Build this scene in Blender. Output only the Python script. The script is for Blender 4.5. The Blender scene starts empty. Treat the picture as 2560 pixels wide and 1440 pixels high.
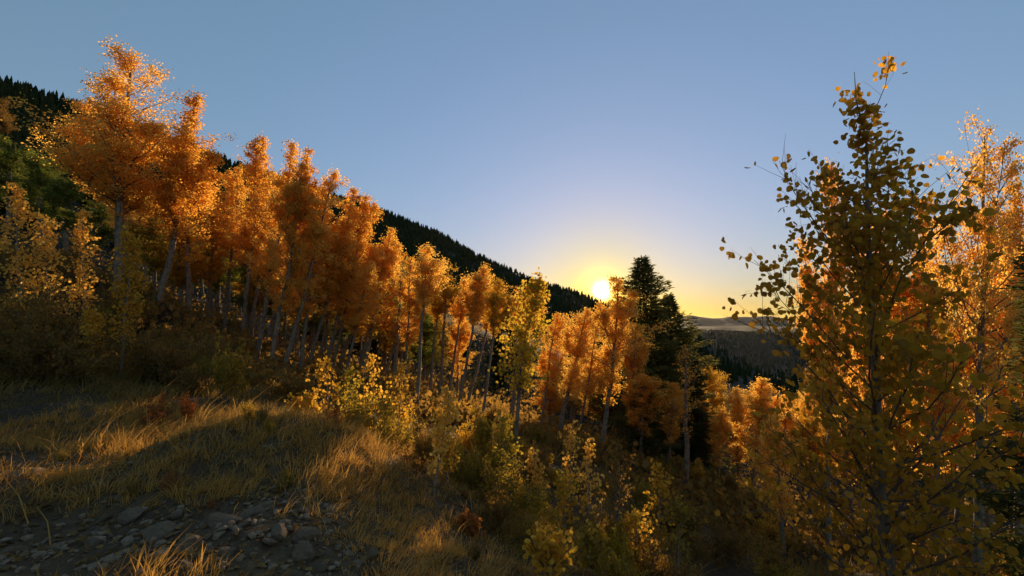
import bpy, math, random
import numpy as np
from mathutils import Vector, Matrix, Quaternion

# ------------------------------------------------------------------ camera
scene = bpy.context.scene
F = 1080.0                       # focal length in photo pixels (2560 wide)
PITCH = math.atan(80.0 / F)      # horizon lies 80 px under the centre
EYE = 1.6
cam_data = bpy.data.cameras.new("camera")
cam_data.sensor_width = 36.0
cam_data.lens = 36.0 * F / 2560.0
cam_data.clip_start = 0.05
cam_data.clip_end = 60000.0
cam = bpy.data.objects.new("camera", cam_data)
scene.collection.objects.link(cam)
cam.location = (0, 0, EYE)
cam.rotation_euler = (math.pi / 2 + PITCH, 0, 0)
scene.camera = cam

def ray(px, py):
    x = (px - 1280.0) / F
    u = (720.0 - py) / F
    return np.array([x, math.cos(PITCH) - math.sin(PITCH) * u, math.sin(PITCH) + math.cos(PITCH) * u])

def at(px, py, Y):
    d = ray(px, py)
    return d * (Y / d[1]) + np.array([0, 0, EYE])

# ------------------------------------------------------------------ sky and sun
sd = ray(1505, 726)
sd = sd / np.linalg.norm(sd)
SUN_EL = math.asin(sd[2])
SUN_AZ = math.atan2(sd[0], sd[1])          # from +Y towards +X
world = bpy.data.worlds.new("World")
scene.world = world
world.use_nodes = True
nt = world.node_tree
for n in list(nt.nodes):
    nt.nodes.remove(n)
out = nt.nodes.new("ShaderNodeOutputWorld")
bg = nt.nodes.new("ShaderNodeBackground")
sky = nt.nodes.new("ShaderNodeTexSky")
sky.sky_type = 'NISHITA'
sky.sun_disc = False
sky.sun_elevation = SUN_EL
sky.sun_rotation = SUN_AZ
sky.altitude = 0.0
sky.air_density = 1.4
sky.dust_density = 0.6
sky.ozone_density = 3.0
SKY_STRENGTH = 0.15
bg.inputs["Strength"].default_value = SKY_STRENGTH
tc = nt.nodes.new("ShaderNodeTexCoord")
dot = nt.nodes.new("ShaderNodeVectorMath"); dot.operation = 'DOT_PRODUCT'
dot.inputs[1].default_value = tuple(sd)
nt.links.new(tc.outputs["Generated"], dot.inputs[0])
omc = nt.nodes.new("ShaderNodeMath"); omc.operation = 'SUBTRACT'; omc.inputs[0].default_value = 1.0
nt.links.new(dot.outputs["Value"], omc.inputs[1])
def lobe(width, colour):
    m = nt.nodes.new("ShaderNodeMath"); m.operation = 'MULTIPLY'; m.inputs[1].default_value = -1.0 / width
    nt.links.new(omc.outputs[0], m.inputs[0])
    e = nt.nodes.new("ShaderNodeMath"); e.operation = 'EXPONENT'
    nt.links.new(m.outputs[0], e.inputs[0])
    s = nt.nodes.new("ShaderNodeVectorMath"); s.operation = 'SCALE'
    s.inputs[0].default_value = colour
    nt.links.new(e.outputs[0], s.inputs["Scale"])
    return s.outputs["Vector"]
def vadd(a, b):
    s = nt.nodes.new("ShaderNodeVectorMath"); s.operation = 'ADD'
    nt.links.new(a, s.inputs[0]); nt.links.new(b, s.inputs[1])
    return s.outputs["Vector"]
k = 1.0 / SKY_STRENGTH
# the phone's tone curve flattens the sky: compress each channel of the Nishita radiance
sep = nt.nodes.new("ShaderNodeSeparateXYZ"); comb = nt.nodes.new("ShaderNodeCombineXYZ")
nt.links.new(sky.outputs["Color"], sep.inputs[0])
for q, (gam, gain) in enumerate(((.56, .775), (.515, .845), (.72, 1.46))):
    p1 = nt.nodes.new("ShaderNodeMath"); p1.operation = 'POWER'; p1.inputs[1].default_value = gam
    p2 = nt.nodes.new("ShaderNodeMath"); p2.operation = 'MULTIPLY'; p2.inputs[1].default_value = gain * 0.715 * SKY_STRENGTH ** gam * k
    nt.links.new(sep.outputs[q], p1.inputs[0]); nt.links.new(p1.outputs[0], p2.inputs[0]); nt.links.new(p2.outputs[0], comb.inputs[q])
acc = vadd(comb.outputs[0], lobe(0.00009, (8 * k, 7 * k, 3.6 * k)))        # the sun's own disc
acc = vadd(acc, lobe(0.0008, (1.0 * k, 0.62 * k, 0.12 * k)))                # aureole round it
acc = vadd(acc, lobe(0.008, (0.04 * k, 0.0 * k, -0.26 * k)))
nt.links.new(acc, bg.inputs["Color"])
nt.links.new(bg.outputs[0], out.inputs["Surface"])

sun_data = bpy.data.lights.new("sun", 'SUN')
sun_data.energy = 5.0
sun_data.angle = math.radians(0.55)
sun_data.color = (1.0, 0.71, 0.40)
sun = bpy.data.objects.new("sun", sun_data)
scene.collection.objects.link(sun)
sun.rotation_euler = Vector(sd).to_track_quat('Z', 'Y').to_euler()

vs = scene.view_settings
vs.view_transform = 'Standard'
vs.look = 'None'
vs.exposure = 0.5
vs.gamma = 1.0
vs.use_curve_mapping = False
cy = scene.cycles
cy.use_denoising = True
cy.use_adaptive_sampling = True
cy.adaptive_threshold = 0.02
cy.max_bounces = 9
cy.diffuse_bounces = 5
cy.transmission_bounces = 7
cy.volume_bounces = 0
cy.sample_clamp_indirect = 6.0
cy.caustics_reflective = False
cy.caustics_refractive = False

# ------------------------------------------------------------------ mesh helpers
col = scene.collection
MATS = {}

def make_mesh(name, V, faces, mats=None, attrs=None, smooth=False, mat_index=None):
    """faces: list of int arrays, each (n, k)."""
    V = np.asarray(V, dtype=np.float32)
    me = bpy.data.meshes.new(name)
    me.vertices.add(len(V))
    me.vertices.foreach_set("co", V.ravel())
    tot = np.concatenate([np.full(len(f), f.shape[1], dtype=np.int32) for f in faces])
    idx = np.concatenate([f.ravel() for f in faces]).astype(np.int32)
    me.loops.add(len(idx))
    me.loops.foreach_set("vertex_index", idx)
    me.polygons.add(len(tot))
    start = np.concatenate([[0], np.cumsum(tot)[:-1]]).astype(np.int32)
    me.polygons.foreach_set("loop_start", start)
    if mat_index is not None:
        me.polygons.foreach_set("material_index", mat_index.astype(np.int32))
    me.polygons.foreach_set("use_smooth", np.full(len(tot), bool(smooth)))
    me.update(calc_edges=True)
    if attrs:
        for k_, a in attrs.items():
            at_ = me.attributes.new(k_, 'FLOAT', 'POINT')
            at_.data.foreach_set("value", np.asarray(a, dtype=np.float32))
    for m in (mats or []):
        me.materials.append(m)
    return me

def link(name, data, parent=None, label=None, cat=None, group=None, kind=None):
    o = bpy.data.objects.new(name, data)
    col.objects.link(o)
    if parent is not None:
        o.parent = parent
    if label: o["label"] = label
    if cat: o["category"] = cat
    if group: o["group"] = group
    if kind: o["kind"] = kind
    return o

class MB:
    def __init__(self):
        self.V = []; self.F = {}; self.n = 0; self.A = []
    def add(self, V, F, a=0.5):
        V = np.asarray(V, float); F = np.asarray(F, int)
        self.F.setdefault(F.shape[1], []).append(F + self.n)
        self.V.append(V); self.n += len(V)
        self.A.append(np.full(len(V), a) if np.isscalar(a) else np.asarray(a))
    def mesh(self, name, mat, smooth=False):
        return make_mesh(name, np.concatenate(self.V), [np.concatenate(f) for f in self.F.values()],
                         [mat], {"tint": np.concatenate(self.A)}, smooth)

def tube(mb, P, R, sides=7, a=0.5, cap=True):
    P = np.asarray(P, float); R = np.asarray(R, float)
    n = len(P)
    T = np.gradient(P, axis=0)
    T /= np.linalg.norm(T, axis=1)[:, None] + 1e-9
    ref = np.array([1.0, 0, 0]) if abs(T[0][0]) < 0.8 else np.array([0, 1.0, 0])
    U = np.cross(T, ref); U /= np.linalg.norm(U, axis=1)[:, None] + 1e-9
    W = np.cross(T, U)
    an = np.arange(sides) * 2 * np.pi / sides
    V = (P[:, None, :] + R[:, None, None] * (np.cos(an)[None, :, None] * U[:, None, :] + np.sin(an)[None, :, None] * W[:, None, :])).reshape(-1, 3)
    i = np.arange(n - 1)[:, None] * sides
    j = np.arange(sides)[None, :]
    j2 = (j + 1) % sides
    Q = np.stack([i + j, i + j2, i + sides + j2, i + sides + j], -1).reshape(-1, 4)
    mb.add(V, Q, a)

# leaf outlines in the leaf's own plane: stalk at origin, blade along +y, unit size
def leaf_outline(k_):
    if k_ == 4:
        return np.array([[0, -.1], [.5, .42], [0, 1.0], [-.5, .42]])
    if k_ == 6:
        return np.array([[0, 0], [.42, .18], [.48, .6], [0, 1.0], [-.48, .6], [-.42, .18]])
    return np.array([[0, 0.03], [.26, .0], [.47, .22], [.5, .5], [.3, .82], [0, 1.02], [-.3, .82], [-.5, .5], [-.47, .22], [-.26, .0]])

def leaf_cloud(mb, P, size, rng, k_=4, tint=None, hang=0.55, fold=0.12):
    """P (n,3) leaf positions."""
    n = len(P)
    N = rng.normal(size=(n, 3)); N[:, 2] *= hang
    N /= np.linalg.norm(N, axis=1)[:, None] + 1e-9
    D = rng.normal(size=(n, 3)); D[:, 2] -= 0.6
    D -= (D * N).sum(1)[:, None] * N
    D /= np.linalg.norm(D, axis=1)[:, None] + 1e-9
    S = np.cross(N, D)
    o = leaf_outline(k_)
    s = size * rng.uniform(0.65, 1.25, n)
    f = (np.abs(o[:, 0]) * fold * 2)[None, :, None] * rng.uniform(-1, 1.6, n)[:, None, None]
    V = P[:, None, :] + s[:, None, None] * (o[None, :, 0, None] * S[:, None, :] + o[None, :, 1, None] * D[:, None, :] + f * N[:, None, :])
    t = rng.uniform(0, 1, n) if tint is None else tint
    Fc = np.arange(n * k_).reshape(n, k_)
    mb.add(V.reshape(-1, 3), Fc, np.repeat(t, k_))

# ------------------------------------------------------------------ materials
def new_mat(name):
    m = bpy.data.materials.new(name); m.use_nodes = True
    t = m.node_tree
    for n in list(t.nodes): t.nodes.remove(n)
    o = t.nodes.new("ShaderNodeOutputMaterial")
    return m, t, o

def ramp(t, stops):
    r = t.nodes.new("ShaderNodeValToRGB")
    e = r.color_ramp.elements
    while len(e) < len(stops): e.new(0.5)
    for el, (p, c) in zip(e, stops):
        el.position = p; el.color = (*c, 1)
    return r

def leaf_mat(name, stops, trans=0.55, gain=1.25, gloss=0.012, objvar=0.42):
    m, t, o = new_mat(name)
    a = t.nodes.new("ShaderNodeAttribute"); a.attribute_name = "tint"
    oi = t.nodes.new("ShaderNodeObjectInfo")
    m1 = t.nodes.new("ShaderNodeMath"); m1.operation = 'MULTIPLY'; m1.inputs[1].default_value = objvar
    t.links.new(oi.outputs["Random"], m1.inputs[0])
    m2 = t.nodes.new("ShaderNodeMath"); m2.operation = 'MULTIPLY_ADD'
    m2.inputs[1].default_value = 1 - objvar
    t.links.new(a.outputs["Fac"], m2.inputs[0]); t.links.new(m1.outputs[0], m2.inputs[2])
    r = ramp(t, stops)
    t.links.new(m2.outputs[0], r.inputs[0])
    d = t.nodes.new("ShaderNodeBsdfDiffuse")
    tr = t.nodes.new("ShaderNodeBsdfTranslucent")
    g = t.nodes.new("ShaderNodeBsdfGlossy"); g.inputs["Roughness"].default_value = 0.6
    sc = t.nodes.new("ShaderNodeVectorMath"); sc.operation = 'SCALE'; sc.inputs["Scale"].default_value = gain
    t.links.new(r.outputs[0], sc.inputs[0])
    t.links.new(r.outputs[0], d.inputs["Color"]); t.links.new(sc.outputs[0], tr.inputs["Color"])
    mx = t.nodes.new("ShaderNodeMixShader"); mx.inputs[0].default_value = trans
    t.links.new(d.outputs[0], mx.inputs[1]); t.links.new(tr.outputs[0], mx.inputs[2])
    mg = t.nodes.new("ShaderNodeMixShader"); mg.inputs[0].default_value = gloss
    t.links.new(mx.outputs[0], mg.inputs[1]); t.links.new(g.outputs[0], mg.inputs[2])
    t.links.new(mg.outputs[0], o.inputs["Surface"])
    MATS[name] = m
    return m

leaf_mat("orange", [(0, (.55, .26, .035)), (.35, (.78, .42, .06)), (.75, (.88, .54, .10)), (1, (.92, .645, .15))], trans=.66, gain=1.16)
leaf_mat("gold", [(0, (.36, .19, .016)), (.4, (.58, .32, .028)), (.8, (.74, .44, .045)), (1, (.80, .54, .09))], trans=.6, gain=1.18)
leaf_mat("lime", [(0, (.24, .20, .02)), (.4, (.44, .33, .03)), (.8, (.64, .42, .04)), (1, (.68, .35, .035))], trans=.6, gain=1.2)
leaf_mat("bronze", [(0, (.24, .135, .012)), (.45, (.43, .225, .018)), (.8, (.60, .31, .026)), (1, (.74, .40, .045))], trans=.62)
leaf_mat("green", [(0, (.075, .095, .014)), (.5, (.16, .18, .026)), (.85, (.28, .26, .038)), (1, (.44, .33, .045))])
leaf_mat("olive", [(0, (.16, .115, .014)), (.5, (.33, .22, .026)), (1, (.54, .34, .045))])
leaf_mat("brown", [(0, (.13, .070, .018)), (.5, (.25, .14, .03)), (1, (.40, .23, .045))])
leaf_mat("rust", [(0, (.16, .045, .012)), (.5, (.32, .10, .022)), (1, (.46, .19, .035))])
leaf_mat("needle", [(0, (.018, .024, .010)), (.6, (.034, .042, .016)), (1, (.065, .060, .022))], trans=0.08, gain=1.2, gloss=0.0)
leaf_mat("spruce_needle", [(0, (.05, .055, .016)), (.6, (.10, .10, .026)), (1, (.20, .155, .04))], trans=0.45, gain=1.6)
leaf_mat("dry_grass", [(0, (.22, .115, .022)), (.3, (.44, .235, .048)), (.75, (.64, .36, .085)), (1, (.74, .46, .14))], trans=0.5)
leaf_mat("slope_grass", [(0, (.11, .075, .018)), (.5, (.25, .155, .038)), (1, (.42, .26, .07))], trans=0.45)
leaf_mat("litter", [(0, (.10, .06, .025)), (.5, (.22, .12, .04)), (1, (.42, .25, .06))], trans=0.3)

def bark_mat(name, light, dark, scale=1.0, bands=True):
    m, t, o = new_mat(name)
    g = t.nodes.new("ShaderNodeTexCoord")
    mp = t.nodes.new("ShaderNodeMapping"); mp.inputs["Scale"].default_value = (9 * scale, 9 * scale, 3.0 * scale)
    t.links.new(g.outputs["Object"], mp.inputs[0])
    n1 = t.nodes.new("ShaderNodeTexNoise"); n1.inputs["Scale"].default_value = 1.6; n1.inputs["Detail"].default_value = 6
    t.links.new(mp.outputs[0], n1.inputs[0])
    mp2 = t.nodes.new("ShaderNodeMapping"); mp2.inputs["Scale"].default_value = (3 * scale, 3 * scale, 22.0 * scale)
    t.links.new(g.outputs["Object"], mp2.inputs[0])
    n2 = t.nodes.new("ShaderNodeTexNoise"); n2.inputs["Scale"].default_value = 1.0; n2.inputs["Detail"].default_value = 3
    t.links.new(mp2.outputs[0], n2.inputs[0])
    r1 = ramp(t, [(.36, dark), (.52, light), (1, tuple(min(1, c * 1.15) for c in light))])
    t.links.new(n1.outputs[0], r1.inputs[0])
    r2 = ramp(t, [(.30, (.12, .12, .12)), (.42, (1, 1, 1))])
    t.links.new(n2.outputs[0], r2.inputs[0])
    mm = t.nodes.new("ShaderNodeMixRGB"); mm.blend_type = 'MULTIPLY'; mm.inputs[0].default_value = 0.75 if bands else 0.3
    t.links.new(r1.outputs[0], mm.inputs[1]); t.links.new(r2.outputs[0], mm.inputs[2])
    b = t.nodes.new("ShaderNodeBsdfPrincipled"); b.inputs["Roughness"].default_value = 0.85
    t.links.new(mm.outputs[0], b.inputs["Base Color"])
    bp = t.nodes.new("ShaderNodeBump"); bp.inputs["Strength"].default_value = 0.5; bp.inputs["Distance"].default_value = 0.02
    t.links.new(n1.outputs[0], bp.inputs["Height"]); t.links.new(bp.outputs[0], b.inputs["Normal"])
    t.links.new(b.outputs[0], o.inputs["Surface"])
    MATS[name] = m
bark_mat("aspen_bark", (.25, .18, .115), (.11, .078, .05))
bark_mat("dark_bark", (.10, .07, .05), (.04, .03, .022), bands=False)
bark_mat("twig_bark", (.16, .11, .075), (.07, .05, .035), scale=4, bands=False)
bark_mat("sapling_bark", (.34, .27, .2), (.13, .10, .07), scale=4)

def ground_mat(name, stops, scale, bump=0.6, fine=14.0, floor=None):
    m, t, o = new_mat(name)
    g = t.nodes.new("ShaderNodeTexCoord")
    n1 = t.nodes.new("ShaderNodeTexNoise"); n1.inputs["Scale"].default_value = scale; n1.inputs["Detail"].default_value = 8; n1.inputs["Roughness"].default_value = .65
    n2 = t.nodes.new("ShaderNodeTexNoise"); n2.inputs["Scale"].default_value = fine; n2.inputs["Detail"].default_value = 5; n2.inputs["Roughness"].default_value = .7
    t.links.new(g.outputs["Object"], n1.inputs[0]); t.links.new(g.outputs["Object"], n2.inputs[0])
    ad = t.nodes.new("ShaderNodeMath"); ad.operation = 'MULTIPLY_ADD'; ad.inputs[1].default_value = 0.5
    t.links.new(n2.outputs[0], ad.inputs[0])
    hl = t.nodes.new("ShaderNodeMath"); hl.operation = 'MULTIPLY'; hl.inputs[1].default_value = 0.5
    t.links.new(n1.outputs[0], hl.inputs[0]); t.links.new(hl.outputs[0], ad.inputs[2])
    r = ramp(t, stops); t.links.new(ad.outputs[0], r.inputs[0])
    b = t.nodes.new("ShaderNodeBsdfPrincipled"); b.inputs["Roughness"].default_value = 0.95
    b.inputs["Specular IOR Level"].default_value = 0.15
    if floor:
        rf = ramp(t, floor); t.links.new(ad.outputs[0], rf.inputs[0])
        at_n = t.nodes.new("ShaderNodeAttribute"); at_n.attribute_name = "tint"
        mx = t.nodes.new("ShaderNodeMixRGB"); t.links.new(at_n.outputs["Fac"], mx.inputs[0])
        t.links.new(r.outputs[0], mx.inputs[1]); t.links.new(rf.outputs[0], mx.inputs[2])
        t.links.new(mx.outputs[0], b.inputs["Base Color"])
    else:
        t.links.new(r.outputs[0], b.inputs["Base Color"])
    bp = t.nodes.new("ShaderNodeBump"); bp.inputs["Strength"].default_value = bump; bp.inputs["Distance"].default_value = 0.04
    t.links.new(ad.outputs[0], bp.inputs["Height"]); t.links.new(bp.outputs[0], b.inputs["Normal"])
    t.links.new(b.outputs[0], o.inputs["Surface"])
    MATS[name] = m
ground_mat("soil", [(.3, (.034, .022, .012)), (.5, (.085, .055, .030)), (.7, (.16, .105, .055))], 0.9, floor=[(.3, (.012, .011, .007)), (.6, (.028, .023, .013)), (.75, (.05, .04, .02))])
ground_mat("stone", [(.3, (.10, .068, .040)), (.5, (.25, .175, .11)), (.72, (.46, .335, .215))], 6.0, bump=0.9, fine=40.0)

# ------------------------------------------------------------------ terrain
def vnoise(x, y, seed=0):
    xi = np.floor(x).astype(int); yi = np.floor(y).astype(int)
    fx = x - xi; fy = y - yi
    fx = fx * fx * (3 - 2 * fx); fy = fy * fy * (3 - 2 * fy)
    def h(a, b):
        v = np.sin(a * 127.1 + b * 311.7 + seed * 74.7) * 43758.5453
        return v - np.floor(v)
    return ((h(xi, yi) * (1 - fx) + h(xi + 1, yi) * fx) * (1 - fy) + (h(xi, yi + 1) * (1 - fx) + h(xi + 1, yi + 1) * fx) * fy) * 2 - 1

# ground contact points read off the photograph: pixel x, pixel y, depth
CP = [(0, 1440, 2.6), (0, 1330, 3.2), (0, 1150, 4.7), (400, 1110, 5.4), (700, 1080, 5.2), (700, 1270, 3.3), (400, 1300, 3.2), (400, 1200, 4.1),
      (880, 1160, 4.6), (1000, 1440, 3.0), (1000, 1280, 4.3), (1250, 1440, 3.7), (1250, 1330, 5.0), (1500, 1440, 5.2), (1750, 1440, 7.2),
      (1850, 1370, 9.0), (1960, 1435, 10.0), (0, 985, 7.3), (0, 800, 11.5), (200, 850, 12.0), (400, 740, 16.0), (480, 820, 17.0),
      (640, 915, 15.0), (700, 930, 14.0), (900, 940, 17.0), (1040, 1030, 14.0), (1200, 1060, 14.0), (1290, 1140, 10.0), (1500, 1120, 14.0),
      (1720, 1200, 14.0), (2100, 1470, 8.0), (2430, 1420, 7.5), (1640, 1180, 21.0), (0, 650, 26.0), (300, 680, 32.0), (1000, 890, 38.0),
      (1400, 930, 42.0), (1700, 980, 45.0), (2000, 1010, 46.0), (2500, 1030, 46.0), (600, 1010, 8.0), (300, 985, 7.8), (900, 1110, 7.5), (1150, 1180, 7.0)]
ctrl = [at(*c) for c in CP]
ctrl += [np.array(p, float) for p in [(0, 0, 0), (-3, 0, 0.05), (1.2, 1.5, -.3), (2.4, 2.6, -1.5), (4, 2, -2.6), (-6, 0, .4), (0, -8, .1), (-10, -8, 1.5), (9, 0, -5), (8, -8, -4),
                                      (-45, 5, 11), (-35, -35, 8), (0, -50, -1), (45, 0, -16), (35, -35, -13), (-22, 12, 4.5)]]
ctrl = np.array(ctrl)
def _phi(d2):
    return 0.5 * d2 * np.log(d2 + 1e-6)
_n = len(ctrl)
_d2 = ((ctrl[:, None, :2] - ctrl[None, :, :2]) ** 2).sum(-1)
_A = np.zeros((_n + 3, _n + 3))
_A[:_n, :_n] = _phi(_d2) + np.eye(_n) * 1.5
_A[:_n, _n] = 1; _A[:_n, _n + 1:] = ctrl[:, :2]
_A[_n, :_n] = 1; _A[_n + 1:, :_n] = ctrl[:, :2].T
_w = np.linalg.solve(_A, np.concatenate([ctrl[:, 2], [0, 0, 0]]))

RIB = [at(*c)[:2] for c in ((-100, 1310, 3.5), (250, 1230, 3.9), (480, 1180, 4.3), (700, 1110, 4.8), (860, 1130, 4.9))]
MOUND = at(730, 1120, 4.7)
def near_h(x, y):
    out_ = np.empty_like(x)
    for s in range(0, len(x), 20000):
        xs, ys = x[s:s + 20000], y[s:s + 20000]
        d2 = (xs[:, None] - ctrl[None, :, 0]) ** 2 + (ys[:, None] - ctrl[None, :, 1]) ** 2
        out_[s:s + 20000] = _phi(d2) @ _w[:_n] + _w[_n] + _w[_n + 1] * xs + _w[_n + 2] * ys
    rib = np.full_like(x, 9.0)
    for a_, b_ in zip(RIB[:-1], RIB[1:]):
        d_ = b_ - a_; tt_ = np.clip(((x - a_[0]) * d_[0] + (y - a_[1]) * d_[1]) / (d_ @ d_), 0, 1)
        rib = np.minimum(rib, np.hypot(x - a_[0] - tt_ * d_[0], y - a_[1] - tt_ * d_[1]))
    out_ += 0.15 * np.exp(-(rib / .42) ** 2) + 0.16 * np.exp(-((x - MOUND[0]) ** 2 + (y - MOUND[1]) ** 2) / .9 ** 2)
    out_ += 0.10 * vnoise(x * .9, y * .9, 1) + 0.05 * vnoise(x * 2.3, y * 2.3, 2) + 0.022 * vnoise(x * 6, y * 6, 3)
    return out_

# skyline of the wooded ridge
RP = [(-700, -120), (0, 188), (150, 240), (300, 296), (570, 395), (760, 462), (950, 526), (1100, 586), (1200, 642), (1330, 703), (1440, 733), (1500, 757), (1620, 800), (1750, 850), (1900, 930), (2150, 990)]
_raz, _rel = [], []
for p in RP:
    d = ray(p[0], p[1] - 13)
    _raz.append(math.degrees(math.atan2(d[0], d[1]))); _rel.append(math.degrees(math.atan2(d[2], math.hypot(d[0], d[1]))))
_raz = [-180, -110] + _raz + [110, 180]
_rel = [8, 26] + _rel + [-14, 8]
def ridge_R(az):
    return np.interp(az, [-180, -60, -45, -20, 5, 14, 30, 180], [330, 360, 420, 560, 800, 880, 700, 330])
def far_h(x, y):
    r = np.hypot(x, y); az = np.degrees(np.arctan2(x, y))
    R = ridge_R(az) * (1 + .05 * vnoise(az * .15, az * 0 + 3., 9))
    e1 = np.interp(az, _raz, _rel)
    e0 = np.interp(az, [-180, -90, -50, -20, 0, 10, 20, 50, 110, 180], [3, 9, 8, 3, -3, -6, -9, -13, -18, 3])
    s = np.clip((r - 45) / (R - 45), 0, 1)
    el = e0 + (e1 - e0) * s ** 0.85
    Hr = EYE + r * np.tan(np.radians(el))
    Htop = EYE + R * np.tan(np.radians(e1)) - 8.5
    Hr = np.where(r > R, Htop - (r - R) * 0.45, Hr - 8.5 * s ** 2)
    Hr += np.where(r < R * 1.3, 1, .3) * s * (4.0 * vnoise(x / 70, y / 70, 4) * np.clip((R - r) / 120, 0.15, 1))
    G = np.interp(r, [0, 45, 300, 900, 1300, 2100, 2900, 3600, 5000, 7000, 12000, 30000], [-4, -8, -70, -145, -155, -115, -62, -100, -150, -110, -60, -60])
    G = G + np.clip((r - 300) / 900, 0, 1) * (16 * vnoise(x / 520, y / 520, 5) + 8 * vnoise(x / 200, y / 200, 6)) * np.where((r > 2500) & (r < 3300), .55, 1)
    bump = 105 * np.exp(-((az - 22.6) / 1.6) ** 2) + 120 * np.exp(-((az - 28) / 4.5) ** 2) + 70 * np.exp(-((az - 36) / 4) ** 2) + 150 * np.exp(-((az - 49) / 4) ** 2) + 22 * vnoise(az * .9, az * 0, 8)
    G = G + np.exp(-((r - 10500) / 1800) ** 2) * (35 + bump)
    return np.maximum(Hr, G)

def height(x, y):
    x = np.atleast_1d(np.asarray(x, float)); y = np.atleast_1d(np.asarray(y, float))
    r = np.hypot(x, y)
    w = np.clip((r - 38) / 34, 0, 1); w = w * w * (3 - 2 * w)
    h = far_h(x, y) * w
    m = w < 1
    h[m] += near_h(x[m], y[m]) * (1 - w[m])
    return h
def gz(x, y):
    return float(height(x, y)[0])

azs = np.radians(np.concatenate([np.arange(-180, -58, 3.0), np.arange(-58, 58, 0.3), np.arange(58, 180, 3.0)]))
rs = np.concatenate([[0.25], np.geomspace(0.6, 20, 110), np.geomspace(20.8, 1000, 150), np.geomspace(1020, 22000, 90)])
AZ, RR = np.meshgrid(azs, rs)
GX = (RR * np.sin(AZ)).ravel(); GY = (RR * np.cos(AZ)).ravel()
GZ = height(GX, GY)
nA = len(azs)
i = np.arange(len(rs) - 1)[:, None] * nA; j = np.arange(nA)[None, :]; j2 = (j + 1) % nA
Q = np.stack([i + j, i + j2, i + nA + j2, i + nA + j], -1)[..., ::-1].reshape(-1, 4)
cap = np.arange(nA)[None, ::-1]
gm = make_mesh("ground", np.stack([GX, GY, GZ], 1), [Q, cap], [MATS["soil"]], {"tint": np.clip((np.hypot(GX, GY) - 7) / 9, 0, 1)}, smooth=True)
link("ground", gm, kind="structure")

# ------------------------------------------------------------------ far forest (reads as one mass)
def conifer_lowpoly(rng, tiers=4, n=7):
    V, T = [], []
    for t in range(tiers):
        z0 = t / tiers * .85 + .04; z1 = min(1.0, z0 + .42)
        r = .17 * (1 - t / tiers) ** .8 + .02
        b = len(V)
        V.append((rng.uniform(-.01, .01), rng.uniform(-.01, .01), z1))
        for q in range(n):
            a = (q + rng.uniform(-.3, .3)) * 2 * math.pi / n
            rr = r * rng.uniform(.55, 1.2)
            V.append((rr * math.cos(a), rr * math.sin(a), z0 + rng.uniform(-.03, .03)))
        for q in range(n):
            T.append((b, b + 1 + q, b + 1 + (q + 1) % n))
    return np.array(V), np.array(T)
rng = np.random.default_rng(5)
protos = [conifer_lowpoly(rng) for _ in range(6)]
def scatter_forest(name, X, Y, Hs, label, mat):
    Z = height(X, Y)
    Vs, Fs, As = [], [], []; off = 0
    which = rng.integers(0, len(protos), len(X))
    for p_i, (V, T) in enumerate(protos):
        s = np.where(which == p_i)[0]
        if not len(s): continue
        a = rng.uniform(0, 6.28, len(s)); wd = Hs[s] * rng.uniform(.95, 1.75, len(s))
        c, sn = np.cos(a), np.sin(a)
        VX = X[s][:, None] + wd[:, None] * (c[:, None] * V[None, :, 0] - sn[:, None] * V[None, :, 1])
        VY = Y[s][:, None] + wd[:, None] * (sn[:, None] * V[None, :, 0] + c[:, None] * V[None, :, 1])
        VZ = Z[s][:, None] - .3 + Hs[s][:, None] * V[None, :, 2]
        Vs.append(np.stack([VX, VY, VZ], -1).reshape(-1, 3))
        Fs.append((T[None] + (off + np.arange(len(s)) * len(V))[:, None, None]).reshape(-1, 3)); off += len(s) * len(V)
        As.append(np.repeat(rng.uniform(0, 1, len(s)), len(V)))
    me = make_mesh(name, np.concatenate(Vs), [np.concatenate(Fs)], [mat], {"tint": np.concatenate(As)})
    return link(name, me, kind="stuff", label=label, cat="forest")
# mountainside up to and along the ridge
n = 9500
az = rng.uniform(-54, 18, n); R_ = ridge_R(az)
r = 75 + (R_ * 1.02 - 75) * np.sqrt(rng.uniform(0, 1, n))
k_r = 1500
az2 = rng.uniform(-54, 18, k_r); r2 = ridge_R(az2) * rng.uniform(.95, 1.03, k_r)
az = np.radians(np.concatenate([az, az2])); r = np.concatenate([r, r2])
scatter_forest("mountain_forest", r * np.sin(az), r * np.cos(az), rng.uniform(4.5, 10.0, len(r)), "dark conifer forest covering the mountainside up to the ridge", MATS["needle"])
n = 11000
az = np.radians(rng.uniform(15, 54, n)); r = 220 + 3000 * rng.uniform(0, 1, n) ** .6
scatter_forest("valley_forest", r * np.sin(az), r * np.cos(az), rng.uniform(7, 15, n), "dark forest filling the valley below the far hills", MATS["needle"])

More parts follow.
